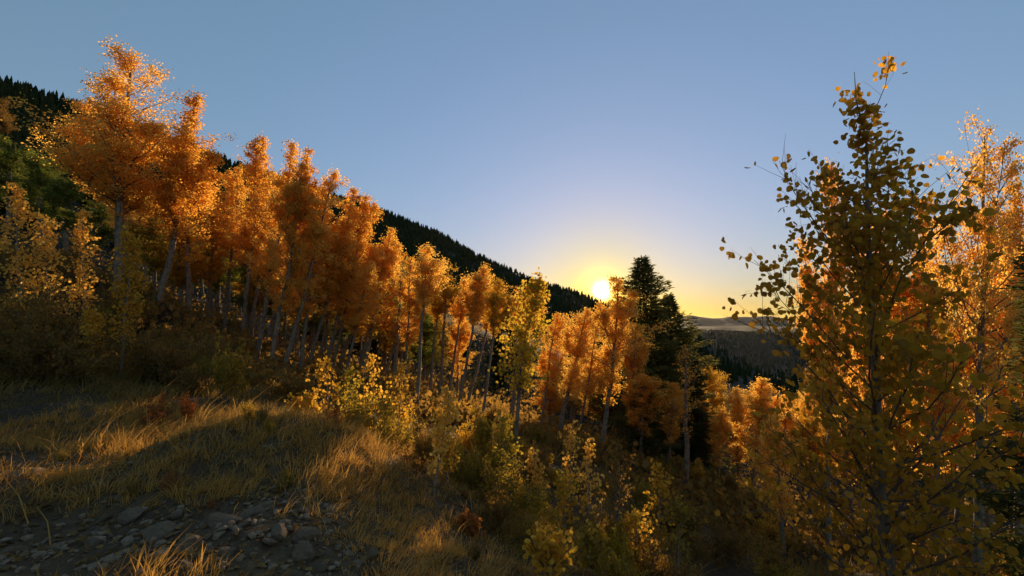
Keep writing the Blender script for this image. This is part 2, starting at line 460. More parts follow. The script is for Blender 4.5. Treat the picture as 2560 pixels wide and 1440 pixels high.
# ------------------------------------------------------------------ aspen builder
def aspen_parts(seed, H=10., cr=1.35, cb=.42, r0=.10, nb=46, tw=7, lpt=36, leaf=.060, k_=4, spread=.095, leaders=4, taper=.55):
    """trunk mesh, crown mesh in local space, base at the origin, height H."""
    rg = np.random.default_rng(seed)
    tb, cbm = MB(), MB()
    ts = np.linspace(0, 1, 14)
    wob = np.cumsum(rg.normal(0, .028, (14, 2)), 0); wob -= wob[0]; wob -= ts[:, None] * wob[-1] * .9
    P = np.stack([wob[:, 0], wob[:, 1], ts * H * .96], 1)
    Rr = r0 * (1 - ts) ** .75 + .012
    tube(tb, P, Rr, 8)
    LP, LT = [], []
    def limb(path, radius):
        tube(tb, path, np.linspace(radius, .005, len(path)), 5)
    def along(path, t):
        q = np.linspace(0, 1, len(path)); return np.array([np.interp(t, q, path[:, c]) for c in range(3)])
    def dress(path, lo, n, reach, prof, br0):
        """branches with leafy twigs along a leader."""
        ph = rg.uniform(0, 6.28, 4)
        for b in range(n):
            u = (b + rg.uniform(0, 1)) / n
            t = lo + (1 - lo) * u * .985
            a = b * 2.399 + rg.normal(0, .6)
            lump = .72 + .42 * math.sin(9 * u + ph[0] + 1.5 * math.sin(a + ph[1])) + .22 * math.sin(2 * a + ph[2] + 17 * u)
            L = reach * prof(u) * max(.22, lump) * rg.uniform(.55, 1.25)
            el = math.radians(rg.uniform(10, 52) + 22 * u)
            p0 = along(path, t)
            d = np.array([math.cos(a) * math.cos(el), math.sin(a) * math.cos(el), math.sin(el)])
            ss = np.linspace(0, 1, 5)[:, None]
            bp = p0 + d * L * ss + np.array([0, 0, .25 * L]) * ss ** 2 + np.cumsum(rg.normal(0, .035 * L, (5, 3)), 0) * ss
            br = max(.010, br0 * (1 - t) + .008)
            tube(tb, bp, np.linspace(br, .004, 5), 4)
            tint_b = rg.uniform(0, 1)
            for w_ in range(max(2, int(tw * (.45 + .7 * L / reach)))):
                s = rg.uniform(.3, 1.0)
                q0 = np.array([np.interp(s, ss[:, 0], bp[:, q]) for q in range(3)])
                dd = rg.normal(size=3) + np.array([0, 0, .7]) + d * .7; dd /= np.linalg.norm(dd)
                tl = L * .32 * rg.uniform(.4, 1.2) + .06
                q1 = q0 + dd * tl
                if rg.uniform() < .5:
                    tube(tb, np.array([q0, (q0 + q1) / 2 + rg.normal(0, .02, 3), q1]), [.007, .005, .003], 3)
                m = rg.poisson(lpt * rg.uniform(.3, 1.5))
                f = rg.uniform(.2, 1.1, m)[:, None]
                sp = spread * rg.uniform(.55, 1.3)
                LP.append(q0 + (q1 - q0) * f + rg.normal(0, sp, (m, 3)) * np.array([1, 1, .8]))
                LT.append(np.clip(.45 * tint_b + .55 * rg.uniform(0, 1, m), 0, 1))
    dress(P, cb, nb, cr, lambda u: min(1.0, (u + .10) / .46) * (1 - u) ** taper * (1.0 + .36 * taper) + .04, r0 * .3)
    for l_ in range(leaders):
        t0 = rg.uniform(cb, .74); a = rg.uniform(0, 6.28)
        p0 = along(P, t0); up = H * rg.uniform(.16, .26); out_ = cr * rg.uniform(.35, .75)
        q = np.linspace(0, 1, 6)[:, None]
        path = p0 + np.array([math.cos(a), math.sin(a), 0]) * out_ * q ** .7 + np.array([0, 0, up]) * q ** 1.2
        tube(tb, path, np.linspace(r0 * .38 * (1.1 - t0), .008, 6), 5)
        dress(path, .15, int(nb * .28), cr * .45, lambda u: (1 - u) ** .5 + .1, r0 * .18)
    LP = np.concatenate(LP); LT = np.concatenate(LT)
    leaf_cloud(cbm, LP, leaf, rg, k_, LT)
    return tb.mesh("trunk", MATS["aspen_bark"], True), cbm

PROTO = {}
def proto(key, **kw):
    tr, cm = aspen_parts(**kw)
    PROTO[key] = (tr, cm, {}, kw.get("H", 10.), kw.get("cr", 1.35))
proto('airy0', seed=57, cb=.34, nb=46, tw=7, lpt=26, H=10., cr=2.0, r0=.12, leaf=.056, spread=.10, leaders=7)
for q in range(6):
    proto("tall%d" % q, seed=11 + q, cb=[.30, .28, .36, .24, .30, .33][q], nb=[52, 58, 48, 62, 54, 50][q], taper=.85, leaders=5, lpt=33, r0=.08)
for q in range(2):
    proto("high%d" % q, seed=25 + q, cb=.62, nb=36, taper=.7, leaders=4, lpt=40, r0=.085)
for q in range(3):
    proto("full%d" % q, seed=31 + q, cb=.28, nb=58, H=8., cr=1.5, lpt=30)
for q in range(3):
    proto("sparse%d" % q, seed=41 + q, cb=.35, nb=30, lpt=10, tw=5, H=8., cr=1.3, leaders=2)
for q in range(2):
    proto("big%d" % q, seed=53 + q, cb=.30, nb=60, tw=10, lpt=30, H=10., cr=2.0, r0=.11, leaf=.056, spread=.11, leaders=9)

def shared_mesh(cm, cache, name):
    """one mesh for every colour; the colour sits on the object."""
    if "m" not in cache:
        cache["m"] = cm.mesh(name, MATS["orange"])
    return cache["m"]
def coloured(name, mesh, parent, matname):
    o = link(name, mesh, parent)
    o.material_slots[0].link = 'OBJECT'
    o.material_slots[0].material = MATS[matname]
    return o

def place_tree(name, key, base, top, halfw, mat, label, cat="tree", group=None, spin=0.0):
    """base, top: world points of the foot and the tip; halfw: crown half width in metres."""
    tr, cm, cache, H, cr = PROTO[key]
    B = Vector(base); ax = Vector(top) - B
    L = ax.length
    root = link(name, None, label=label, cat=cat, group=group)
    root.empty_display_size = .3
    root.location = B
    root.rotation_mode = 'QUATERNION'
    root.rotation_quaternion = Vector((0, 0, 1)).rotation_difference(ax) @ Quaternion((0, 0, 1), spin)
    s = halfw / cr
    root.scale = (s, s, L / (H * 1.0))
    link("trunk", tr, root)
    coloured("crown", shared_mesh(cm, cache, "crown"), root, mat)
    return root

def tree_px(name, key, bpx, bpy_, tpx, tpy, Y, hw_px, mat, label, group=None, spin=0.0, cat="aspen", wide=1.0):
    b = at(bpx, bpy_, Y); b[2] = gz(b[0], b[1]) - .06
    t = at(tpx, tpy, Y)
    return place_tree(name, key, b, t, hw_px * wide / F * Y, mat, label, cat, group, spin)

G1 = "autumn aspens in the stand along the slope"
AT = "aspen_tree"
# key, base px, base py, top px, top py, depth, half width px, colour, label
STAND = [
 ("big0", 290, 760, 330, 132, 15.0, 150, "orange", "tallest orange aspen with a broad forked crown above the shaded slope"),
 ("tall1", 398, 745, 500, 208, 16.0, 92, "orange", "second tall orange aspen, its pale trunk leaning, beside the broad forked one"),
 ("tall4", 472, 820, 470, 330, 17.5, 80, "orange", "aspen with a straight pale trunk just right of the two tallest trees"),
 ("tall2", 606, 860, 664, 322, 18.0, 70, "orange", "left spire of the clump of three orange aspen tips"),
 ("tall0", 640, 905, 738, 334, 15.5, 72, "orange", "middle spire of the clump of three orange aspen tips"),
 ("tall3", 676, 930, 776, 350, 14.5, 66, "orange", "right spire of the clump of three aspen tips, thick pale leaning trunk"),
 ("tall5", 708, 935, 845, 408, 15.0, 72, "orange", "aspen just below the three spires with pointed crown against the sky"),
 ("tall1", 752, 935, 815, 440, 16.0, 66, "orange", "slim aspen in the dense front clump, tip under the pointed crown"),
 ("tall4", 772, 925, 890, 452, 16.5, 64, "orange", "leaning aspen whose crown fills in beside the round topped one"),
 ("tall2", 812, 905, 918, 470, 17.0, 72, "orange", "aspen with rounded bright crown standing against the dark ridge"),
 ("tall0", 842, 930, 960, 600, 18.0, 66, "orange", "shorter aspen under the rounded bright crown near the ridge"),
 ("tall3", 888, 950, 985, 556, 18.0, 58, "orange", "aspen with narrow pointed crown overlapping the dark ridge"),
 ("sparse0", 905, 945, 950, 690, 17.0, 60, "gold", "thin dim aspen behind the yellow saplings, sparse crown"),
 ("sparse1", 985, 970, 1010, 640, 16.0, 56, "green", "aspen still partly green halfway along the stand"),
 ("tall5", 1006, 985, 1030, 630, 15.5, 50, "orange", "slender aspen just before the broad flat topped orange crown"),
 ("high1", 1042, 1030, 1072, 602, 14.0, 62, "orange", "aspen with pale straight trunk and broad flat topped orange crown"),
 ("sparse2", 1098, 990, 1120, 650, 17.0, 48, "gold", "dull yellow thin crowned aspen between two orange ones"),
 ("high0", 1142, 1010, 1212, 656, 14.5, 58, "orange", "aspen with bright rounded crown peaking midway along the stand"),
 ("high0", 1168, 1000, 1240, 700, 17.0, 50, "orange", "thin high crowned aspen behind the bright rounded crown midway along"),
 ("high1", 1202, 1070, 1250, 690, 14.0, 46, "gold", "slender aspen with bare pale trunk left of the yellow green young tree"),
 ("high0", 1272, 1060, 1330, 715, 16.0, 66, "orange", "orange aspen right behind the yellow green young tree"),
 ("full1", 1395, 1050, 1470, 766, 15.0, 66, "orange", "full orange aspen just below and left of the sun"),
 ("full0", 1504, 1125, 1548, 688, 13.5, 74, "orange", "tall straight trunked aspen whose crown touches the sun"),
 ("full2", 1570, 1120, 1590, 800, 16.0, 52, "orange", "dull orange aspen half hidden between the sun and the spruce"),
 ("sparse1", 1716, 1205, 1712, 850, 13.0, 70, "orange", "bare limbed aspen with few leaves standing before the spruces"),
]
SLIM = [("tall2", 560, 850, 600, 400, 20.0, 56, "orange", "slim aspen in the gap left of the three spires"), ("tall5", 625, 880, 690, 420, 19.0, 52, "orange", "slim aspen tucked between the left and middle spires"),
 ("tall0", 662, 900, 755, 440, 18.5, 52, "orange", "slim aspen tucked between the middle and right spires"), ("tall3", 728, 915, 800, 480, 18.5, 54, "orange", "slim aspen right behind the pointed crown below the spires"),
 ("tall1", 795, 915, 868, 520, 18.0, 52, "gold", "slim golden aspen in the dense clump, left of the rounded bright crown"), ("tall4", 830, 930, 905, 560, 17.0, 50, "orange", "slim aspen under the rounded bright crown"),
 ("tall2", 862, 945, 935, 640, 16.5, 48, "orange", "slim aspen above the yellow thicket, trunk leaning right"), ("tall5", 925, 960, 1010, 620, 19.0, 50, "orange", "slim aspen between the pointed crown and the green one"),
 ("tall0", 958, 975, 1045, 650, 18.0, 46, "orange", "slim aspen left of the broad flat topped crown"), ("high1", 1075, 1010, 1110, 680, 17.0, 46, "gold", "slim golden aspen right of the broad flat topped crown"),
 ("high1", 1120, 1010, 1170, 690, 18.0, 46, "orange", "slim aspen left of the bright rounded crown midway along"),
 ("tall2", 1350, 1070, 1395, 770, 17.0, 46, "orange", "slim aspen just right of the yellow green young tree's crown"), ("tall5", 1440, 1090, 1500, 790, 17.0, 44, "orange", "slim aspen directly under the sun"),
 ("full1", 1600, 1170, 1612, 930, 14.5, 52, "orange", "low orange aspen at the foot of the tall dark spruce"), ("full2", 1668, 1190, 1690, 950, 14.5, 50, "orange", "low orange aspen before the spruces' right shoulder"),
 ("tall0", 520, 840, 545, 470, 19.5, 56, "orange", "slim aspen right of the straight trunk beside the tallest trees")]
STAND += SLIM
for q, (key, bx_, by_, tx, ty, Y, hw, mat, lab) in enumerate(STAND):
    tree_px(AT, key, bx_, by_, tx, ty, Y, hw, mat, lab, G1, spin=q * 1.37 + (2.4 if q == 0 else 0), wide=1.22)

G2 = "aspens on the lower slope to the right"
LOWER = [
 ("full1", 1795, 1260, 1772, 908, 24.0, 60, "gold", "golden round topped aspen at the edge of the dark valley"),
 ("tall3", 1795, 1330, 1808, 1008, 16.0, 44, "orange", "narrow orange aspen with a pointed tip lower on the slope"),
 ("full2", 1885, 1390, 1905, 935, 17.0, 80, "orange", "wide orange aspen behind the young tree, dark branches showing"),
 ("full0", 1962, 1440, 1935, 1030, 10.5, 72, "orange", "bright pinkish orange aspen with a slim bent trunk beside the young tree"),
 ("tall5", 2075, 1440, 2078, 372, 8.5, 92, "orange", "tall orange aspen directly behind the large leaved young aspen"),
 ("airy0", 2432, 1430, 2462, 296, 7.2, 150, "orange", "tall orange aspen with thick grey trunk near the right edge"),
 ("tall0", 2352, 1400, 2300, 460, 9.5, 110, "orange", "orange aspen between the large leaved tree and the thick grey trunk"),
 ("tall4", 2392, 1380, 2400, 640, 11.0, 120, "orange", "thin trunked aspen close behind the thick grey trunk"),
 ("full1", 2260, 1380, 2230, 640, 12.0, 110, "gold", "golden aspen filling the gap behind the large leaved tree"),
 ("full2", 2540, 1400, 2580, 560, 10.0, 130, "orange", "orange aspen cut by the right edge of the view"),
 ("full0", 2110, 1420, 2150, 800, 13.0, 100, "orange", "shorter orange aspen low behind the large leaved tree"),
 ("full2", 2460, 1400, 2500, 800, 14.0, 120, "gold", "golden aspen low behind the thick grey trunk"),
 ("full0", 2190, 1400, 2200, 520, 10.5, 110, "orange", "orange aspen whose crown glows through the large leaved tree"),
 ("tall3", 2540, 1400, 2535, 420, 11.0, 110, "orange", "tall orange aspen behind the thick grey trunk's crown"),
 ("full1", 2330, 1400, 2345, 760, 13.0, 110, "orange", "orange aspen low between the large leaved tree and the grey trunk"),
 ("full1", 1850, 1330, 1842, 965, 21.0, 66, "orange", "orange aspen between the golden round topped one and the young tree"),
 ("full0", 1960, 1330, 1975, 985, 20.0, 78, "orange", "orange aspen behind the bright pinkish one on the lower slope"),
 ("tall2", 1745, 1300, 1752, 985, 19.0, 52, "orange", "slim orange aspen beside the spruces at the valley edge"),
 ("full2", 2030, 1420, 2035, 1040, 14.0, 80, "gold", "short golden aspen left of the young tree's trunk"),
]
for q, (key, bx_, by_, tx, ty, Y, hw, mat, lab) in enumerate(LOWER):
    tree_px(AT, key, bx_, by_, tx, ty, Y, hw, mat, lab, G2, spin=q * 2.1 + .4)

G3 = "aspens up the hillside behind the stand"
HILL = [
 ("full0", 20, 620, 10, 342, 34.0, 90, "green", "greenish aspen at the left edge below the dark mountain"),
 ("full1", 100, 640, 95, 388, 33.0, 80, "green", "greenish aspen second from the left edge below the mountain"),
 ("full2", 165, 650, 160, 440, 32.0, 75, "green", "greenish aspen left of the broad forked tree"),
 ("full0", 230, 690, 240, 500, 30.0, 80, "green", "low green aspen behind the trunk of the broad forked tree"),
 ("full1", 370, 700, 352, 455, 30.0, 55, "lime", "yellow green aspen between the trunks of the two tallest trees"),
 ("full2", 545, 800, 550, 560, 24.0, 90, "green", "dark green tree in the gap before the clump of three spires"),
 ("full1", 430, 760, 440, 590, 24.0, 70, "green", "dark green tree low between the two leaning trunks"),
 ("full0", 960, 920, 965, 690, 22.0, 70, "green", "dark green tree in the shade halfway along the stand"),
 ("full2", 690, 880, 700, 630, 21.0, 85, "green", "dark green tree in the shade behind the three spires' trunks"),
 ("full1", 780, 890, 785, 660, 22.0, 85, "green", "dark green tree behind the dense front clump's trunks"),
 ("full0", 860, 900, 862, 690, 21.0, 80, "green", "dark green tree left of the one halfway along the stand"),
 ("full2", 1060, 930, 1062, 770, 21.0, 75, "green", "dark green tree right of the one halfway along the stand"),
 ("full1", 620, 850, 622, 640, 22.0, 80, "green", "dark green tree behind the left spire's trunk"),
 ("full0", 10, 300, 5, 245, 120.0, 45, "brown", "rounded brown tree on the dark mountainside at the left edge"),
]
for q, (key, bx_, by_, tx, ty, Y, hw, mat, lab) in enumerate(HILL):
    tree_px("hillside_tree", key, bx_, by_, tx, ty, Y, hw, mat, lab, G3, spin=q * 1.7, cat="tree")

# dim trees further back in the stand, kept under the skyline of the front row
rg = np.random.default_rng(77)
LINE = ([-200, 300, 500, 750, 900, 1070, 1250, 1400, 1560, 1700, 1850, 2100, 2600], [330, 430, 480, 560, 640, 730, 800, 850, 880, 960, 1000, 900, 800])
cnt = 0
while cnt < 105:
    px = rg.uniform(250, 2540); Y = rg.uniform(18, 36)
    p = at(px, 900, Y); z = gz(p[0], p[1])
    ty = np.interp(px, *LINE) + rg.uniform(0, 110)
    t = at(px + rg.uniform(-5, 25), ty, Y)
    hgt = t[2] - z
    if hgt < 2.5 or hgt > 13 or 1150 < px < 1345: continue
    key = ["tall0", "tall2", "tall3", "full0", "full1", "sparse0", "tall5"][rg.integers(7)]
    right = px > 1750
    bm_ = ["orange", "gold"][rg.integers(2)] if (right or rg.uniform() < .6) else "olive"
    zone = [(480, "behind the two tallest trees"), (700, "behind the clump of three spires"), (930, "behind the dense clump above the yellow thicket"), (1130, "behind the broad flat topped crown"),
            (1330, "behind the yellow green young aspen"), (1750, "behind the aspens below the sun"), (2050, "beyond the low trees at the valley edge"), (2330, "beyond the large leaved young aspen"), (9999, "beyond the thick grey trunk at right")]
    zn = next(z_ for lim, z_ in zone if px < lim)
    place_tree("background_aspen", key, (p[0], p[1], z - .1), t, rg.uniform(.9, 1.5), bm_, "dim %s aspen %s" % ({"orange": "orange", "gold": "golden", "olive": "olive brown"}[bm_], zn),
               "aspen", "background aspens on the right slope" if right else "background aspens deep in the stand", spin=rg.uniform(0, 6))
    cnt += 1

# ------------------------------------------------------------------ spruces
def spruce_parts(seed, H=9., rb=1.5, nbr=330, leaf=.14):
    rg = np.random.default_rng(seed)
    tb, cm = MB(), MB()
    tube(tb, np.array([[0, 0, 0], [.02, 0, H * .5], [0, .02, H]]), [.13, .08, .01], 8)
    ph = rg.uniform(0, 6.28, 3)
    for w_ in range(nbr):
        t = .05 + .95 * ((w_ + rg.uniform(0, 1)) / nbr) ** .9
        t = min(t, .995)
        a = w_ * 2.399 + rg.normal(0, .4)
        L = (rb * (1 - t) ** .6 * min(1, .25 + (1 - t) * 5) + .02) * rg.uniform(.4, 1.2) * (1 + .22 * math.sin(13 * t + ph[0] + math.sin(a + ph[1])))
        el = math.radians(rg.uniform(-25, 10) + 70 * max(0, t - .55))
        d = np.array([math.cos(a) * math.cos(el), math.sin(a) * math.cos(el), math.sin(el)])
        p0 = np.array([0, 0, H * t])
        ss = np.linspace(0, 1, 4)[:, None]
        bp = p0 + d * L * ss + np.array([0, 0, .22 * L]) * ss ** 2.5
        tube(tb, bp, np.linspace(.018, .004, 4), 3)
        m = int(18 + 95 * L)
        f = rg.uniform(.05, 1.0, m) ** .8
        P = np.stack([np.interp(f, ss[:, 0], bp[:, c]) for c in range(3)], 1)
        side = np.cross(d, [0, 0, 1]); side /= np.linalg.norm(side)
        off = rg.normal(0, .13, m) * (1.15 - f * .6) * (.4 + L * .6)
        P = P + side * off[:, None] + np.array([0, 0, 1]) * (rg.normal(-.03, .06, m) - .15 * np.abs(off))[:, None]
        D = d + side * (np.sign(off) * rg.uniform(.3, 1.1, m))[:, None] + rg.normal(0, .4, (m, 3)) + np.array([0, 0, .15]); D /= np.linalg.norm(D, axis=1)[:, None]
        N = rg.normal(size=(m, 3)); S = np.cross(D, N); S /= np.linalg.norm(S, axis=1)[:, None]
        s = leaf * rg.uniform(.6, 1.3, m)
        wv = .014 + .014 * rg.uniform(0, 1, m)
        V = np.stack([P - S * wv[:, None], P + D * s[:, None] * .6 - S * wv[:, None] * .8, P + D * s[:, None], P + D * s[:, None] * .5 + S * wv[:, None]], 1)
        cm.add(V.reshape(-1, 3), np.arange(m * 4).reshape(m, 4), np.repeat(rg.uniform(0, 1, m), 4))
    return tb.mesh("trunk", MATS["dark_bark"], True), cm
for q in range(2):
    tr, cm = spruce_parts(61 + q)
    PROTO["spruce%d" % q] = (tr, cm, {}, 9., 1.5)
SPR = [
 ("spruce0", 1640, 1190, 1604, 645, 20.0, 170, "tall dark spruce standing against the glow right of the sun"),
 ("spruce1", 1690, 1190, 1672, 738, 21.5, 135, "shorter spruce at the right shoulder of the tall dark spruce"),
 ("spruce1", 1610, 1150, 1565, 800, 18.0, 62, "dark spruce low in front of the tall one, under the sun"),
 ("spruce0", 1745, 1230, 1738, 900, 17.0, 70, "spruce with feathery dark branches beside the bare limbed aspen"),
 ("spruce1", 1600, 1190, 1625, 930, 15.0, 75, "young spruce in deep shade below the tall dark spruce"),
 ("spruce0", 2680, 1500, 2660, 480, 4.6, 240, "dark evergreen reaching in from the right edge"),
]
for q, (key, bx_, by_, tx, ty, Y, hw, lab) in enumerate(SPR):
    tree_px("spruce_tree", key, bx_, by_, tx, ty, Y, hw, "spruce_needle", lab, "spruces among the aspens", spin=q * 1.9, cat="spruce")

# dim spruces on the hillside behind the stand
rg = np.random.default_rng(88)
cnt = 0
while cnt < 46:
    px = rg.uniform(-150, 1560); Y = rg.uniform(28, 70)
    p = at(px, 800, Y); z = gz(p[0], p[1])
    hgt = rg.uniform(4, 8.5)
    ty = 800 - (z + hgt - EYE) / Y * F
    if ty < np.interp(px, [-200, 300, 500, 750, 900, 1070, 1250, 1400, 1560], [330, 420, 450, 520, 600, 680, 740, 790, 820]): continue
    place_tree("background_spruce", "spruce%d" % (cnt % 2), (p[0], p[1], z - .1), (p[0], p[1], z + hgt), hgt * rg.uniform(.15, .2), "needle",
               "dim spruce on the dark hillside " + ("above the left shrubs" if px < 300 else "behind the two tallest aspens" if px < 560 else "behind the dense clump of spires" if px < 900 else "behind the middle of the stand" if px < 1250 else "below the ridge near the sun"), "spruce", "dim spruces on the hillside", spin=rg.uniform(0, 6))
    cnt += 1

# ------------------------------------------------------------------ unique broadleaf with separate leaves
def leaf_mesh_variants(mat):
    rg = np.random.default_rng(3)
    res = []
    for q in range(5):
        o = leaf_outline(10)
        fold = rg.uniform(.05, .35); curl = rg.uniform(-.25, .25)
        V = np.stack([o[:, 0], o[:, 1], np.abs(o[:, 0]) * fold + curl * (o[:, 1] - .5) ** 2], 1)
        mid = np.array([[0, .35, 0.0], [0, .7, 0.0]])
        stalk = np.array([[-.015, .03, 0], [.015, .03, 0], [.008, -.55, -.08], [-.008, -.55, -.08]])
        allV = np.concatenate([V, mid, stalk])
        T = np.array([(10, 0, 1), (10, 1, 2), (10, 2, 3), (11, 3, 4), (11, 4, 5), (11, 5, 6), (11, 6, 7), (10, 7, 8), (10, 8, 9), (10, 9, 0), (10, 3, 11), (10, 11, 7), (12, 13, 14), (12, 14, 15)])
        res.append(make_mesh("leaf", allV, [T], [mat], {"tint": np.full(len(allV), rg.uniform(.2, .8))}))
    return res
LEAFV = {}

def leafy_plant(name, label, cat, trunk_pts, trunk_r, branches, leaf, lp, mat, bark, seed, group=None, own=0, spread=.05, twigs=5, thin=None):
    """trunk_pts world points; branches: list of (points, radius). Leaves grow along the twigs of the branches."""
    rg = np.random.default_rng(seed)
    base = np.array(trunk_pts[0], float)
    root = link(name, None, label=label, cat=cat, group=group)
    root.location = base; root.empty_display_size = .2
    tb = MB()
    tube(tb, np.array(trunk_pts) - base, trunk_r, 8)
    LP, OW = [], []
    bb = MB()
    for bp, br in branches:
        bp = np.array(bp) - base
        tube(bb, bp, np.linspace(br, max(.0015, br * .25), len(bp)), 5)
        L = np.linalg.norm(bp[-1] - bp[0])
        ss = np.linspace(0, 1, len(bp))
        for w_ in range(twigs):
            s = rg.uniform(.15, 1)
            q0 = np.array([np.interp(s, ss, bp[:, c]) for c in range(3)])
            dd = rg.normal(size=3) * .8 + np.array([0, 0, .6]) + (bp[-1] - bp[0]) / L; dd /= np.linalg.norm(dd)
            q1 = q0 + dd * (L * .28 * rg.uniform(.4, 1.2) + leaf * .6)
            tube(bb, np.array([q0, (q0 + q1) / 2 + rg.normal(0, leaf * .1, 3), q1]), [br * .35, br * .25, .001], 3)
            m = rg.poisson(lp)
            LP.append(q0 + (q1 - q0) * rg.uniform(0, 1.08, m)[:, None] + rg.normal(0, spread, (m, 3)))
    link("trunk", tb.mesh("trunk", MATS[bark], True), root)
    link("limb", bb.mesh("limb", MATS["twig_bark"], True), root)
    LP = np.concatenate(LP)
    if thin:
        LP = LP[rg.uniform(0, 1, len(LP)) < np.interp(LP[:, 2] + base[2], thin[0], thin[1])]
    if own:
        if mat not in LEAFV: LEAFV[mat] = leaf_mesh_variants(MATS[mat])
        wp = LP + base
        d = np.linalg.norm(wp - np.array([0, 0, EYE]), axis=1)
        pxx = wp[:, 0] / np.maximum(wp[:, 1], .1) * F + 1280
        pyy = 800 - (wp[:, 2] - EYE) / np.maximum(wp[:, 1], .1) * F
        seen = (pxx > -20) & (pxx < 2580) & (pyy > -20) & (pyy < 1460)
        order = np.argsort(np.where(seen, d, 1e6))
        take = order[:own]
        for q in take:
            o = link("leaf", LEAFV[mat][rg.integers(5)], root)
            N = rg.normal(size=3); N[2] *= .55; N = Vector(N).normalized()
            D = Vector(rg.normal(size=3) + np.array([0, 0, -.6])); D = (D - N * D.dot(N)).normalized()
            S = D.cross(N)
            s = leaf * rg.uniform(.5, 1.3)
            M = Matrix(((S.x, D.x, N.x), (S.y, D.y, N.y), (S.z, D.z, N.z))).to_4x4()
            M = Matrix.Translation(Vector(LP[q])) @ M @ Matrix.Diagonal((s, s, s, 1))
            o.matrix_basis = M
        LP = np.delete(LP, take, 0)
    if len(LP):
        cm = MB(); leaf_cloud(cm, LP, leaf, rg, 10 if leaf_big(leaf, base) else 6)
        c = link("crown", cm.mesh("crown", MATS[mat]), root)
        c["kind"] = "stuff"
    return root
def leaf_big(leaf, base):
    return leaf / max(base[1], .5) * F > 11

def grow_branches(trunk, n, rad, t0, t1, el0, el1, rg, br, side=None):
    """branches from a trunk polyline; rad(t) gives reach."""
    P = np.array(trunk); ss = np.concatenate([[0], np.cumsum(np.linalg.norm(np.diff(P, axis=0), axis=1))]); ss /= ss[-1]
    res = []
    for b in range(n):
        t = t0 + (t1 - t0) * (b + rg.uniform()) / n
        p0 = np.array([np.interp(t, ss, P[:, c]) for c in range(3)])
        a = b * 2.399 + rg.normal(0, .4)
        el = math.radians(rg.uniform(el0, el1))
        L = rad(t) * rg.uniform(.6, 1.1)
        if side is not None and math.cos(a) > .2 and p0[2] > side: L *= .75
        d = np.array([math.cos(a) * math.cos(el), math.sin(a) * math.cos(el), math.sin(el)])
        q = np.linspace(0, 1, 5)[:, None]
        res.append((p0 + d * L * q + np.array([0, 0, .2 * L]) * q ** 2 + np.cumsum(rg.normal(0, .025 * L, (5, 3)), 0) * q, br * (1.15 - t)))
    return res

# the large-leaved young aspen close by on the right
rg = np.random.default_rng(9)
Y0 = 3.3
tp = [at(2225, 1440, Y0), at(2205, 1300, Y0), at(2193, 1100, Y0), at(2188, 900, Y0), at(2175, 700, Y0), at(2168, 500, Y0 + .05), at(2166, 350, Y0 + .05), at(2140, 250, Y0 + .05), at(2136, 180, Y0 + .05)]
foot = tp[0].copy(); foot[2] = gz(foot[0], foot[1]) - .05
tp = [foot, (foot + tp[0]) / 2 + np.array([.01, 0, 0])] + tp
tr = [.040, .039, .037, .035, .032, .027, .020, .013, .008, .004, .002]
hts = [p[2] for p in tp]
zz = [at(2180, y_, Y0)[2] for y_ in (1500, 1350, 1200, 1050, 900, 750, 600, 450, 350, 250, 180)]
rr_ = [x_ / F * Y0 for x_ in (320, 350, 350, 330, 320, 305, 240, 95, 34, 14, 8)]
zmin, zmax = tp[0][2], tp[-1][2]
Pt = np.array(tp); st = np.concatenate([[0], np.cumsum(np.linalg.norm(np.diff(Pt, axis=0), axis=1))]); st /= st[-1]
def near_rad(t):
    z = np.interp(t, st, Pt[:, 2])
    return float(np.interp(z, zz, rr_)) * .95
brs = grow_branches(tp, 66, near_rad, .28, .84, 22, 55, rg, .013, side=1.0) + grow_branches(tp, 20, lambda t: 1.0, .14, .42, 5, 45, rg, .012) + grow_branches(tp, 7, near_rad, .84, .97, 40, 70, rg, .008)
brs.append(([at(2190, 830, Y0), at(2260, 690, Y0 - .1), at(2320, 590, Y0 - .25), at(2400, 470, Y0 - .5)], .010))
brs.append(([at(2320, 600, Y0 - .25), at(2370, 560, Y0 - .45), at(2420, 540, Y0 - .6)], .006))
brs.append(([at(2166, 350, Y0 + .05), at(2190, 270, Y0 + .05), at(2213, 215, Y0 + .05), at(2222, 172, Y0 + .05)], .004))
brs.append(([at(2120, 900, Y0), at(2000, 760, Y0 + .1), at(1940, 700, Y0 + .1), at(1885, 650, Y0 + .1)], .006))
brs.append(([at(2150, 700, Y0), at(2040, 560, Y0 + .1), at(1985, 480, Y0 + .1), at(1948, 402, Y0 + .1)], .006))
brs.append(([at(2190, 1150, Y0), at(2060, 960, Y0), at(1960, 850, Y0), at(1880, 800, Y0)], .007))
leafy_plant("young_aspen", "young aspen with large dark golden leaves rising close by on the right", "aspen", tp, tr, brs, .045, 8.2, "bronze", "aspen_bark", 10, own=300, spread=.045, twigs=11, thin=([at(2180, y_, Y0)[2] for y_ in (1440, 1150, 950, 600, 420, 200)], [.6, .72, .95, .9, .5, .25]))

# the yellow-green young aspen in the middle
Y1 = 9.0
t_ = [at(1286, 1140, Y1), at(1292, 1060, Y1), at(1300, 960, Y1), at(1312, 860, Y1), at(1335, 760, Y1), at(1350, 695, Y1)]
t_[0][2] = gz(t_[0][0], t_[0][1]) - .05
brs = grow_branches(t_, 46, lambda t: np.interp(t, [.3, .45, .7, .9, 1], [.45, .68, .55, .30, .1]), .36, .98, 15, 60, rg, .014)
leafy_plant("young_aspen", "yellow green young aspen with slim pale stem in the middle of the view", "aspen", t_, [.045, .04, .035, .025, .015, .006], brs, .062, 6.5, "lime", "aspen_bark", 12, spread=.07, twigs=8)

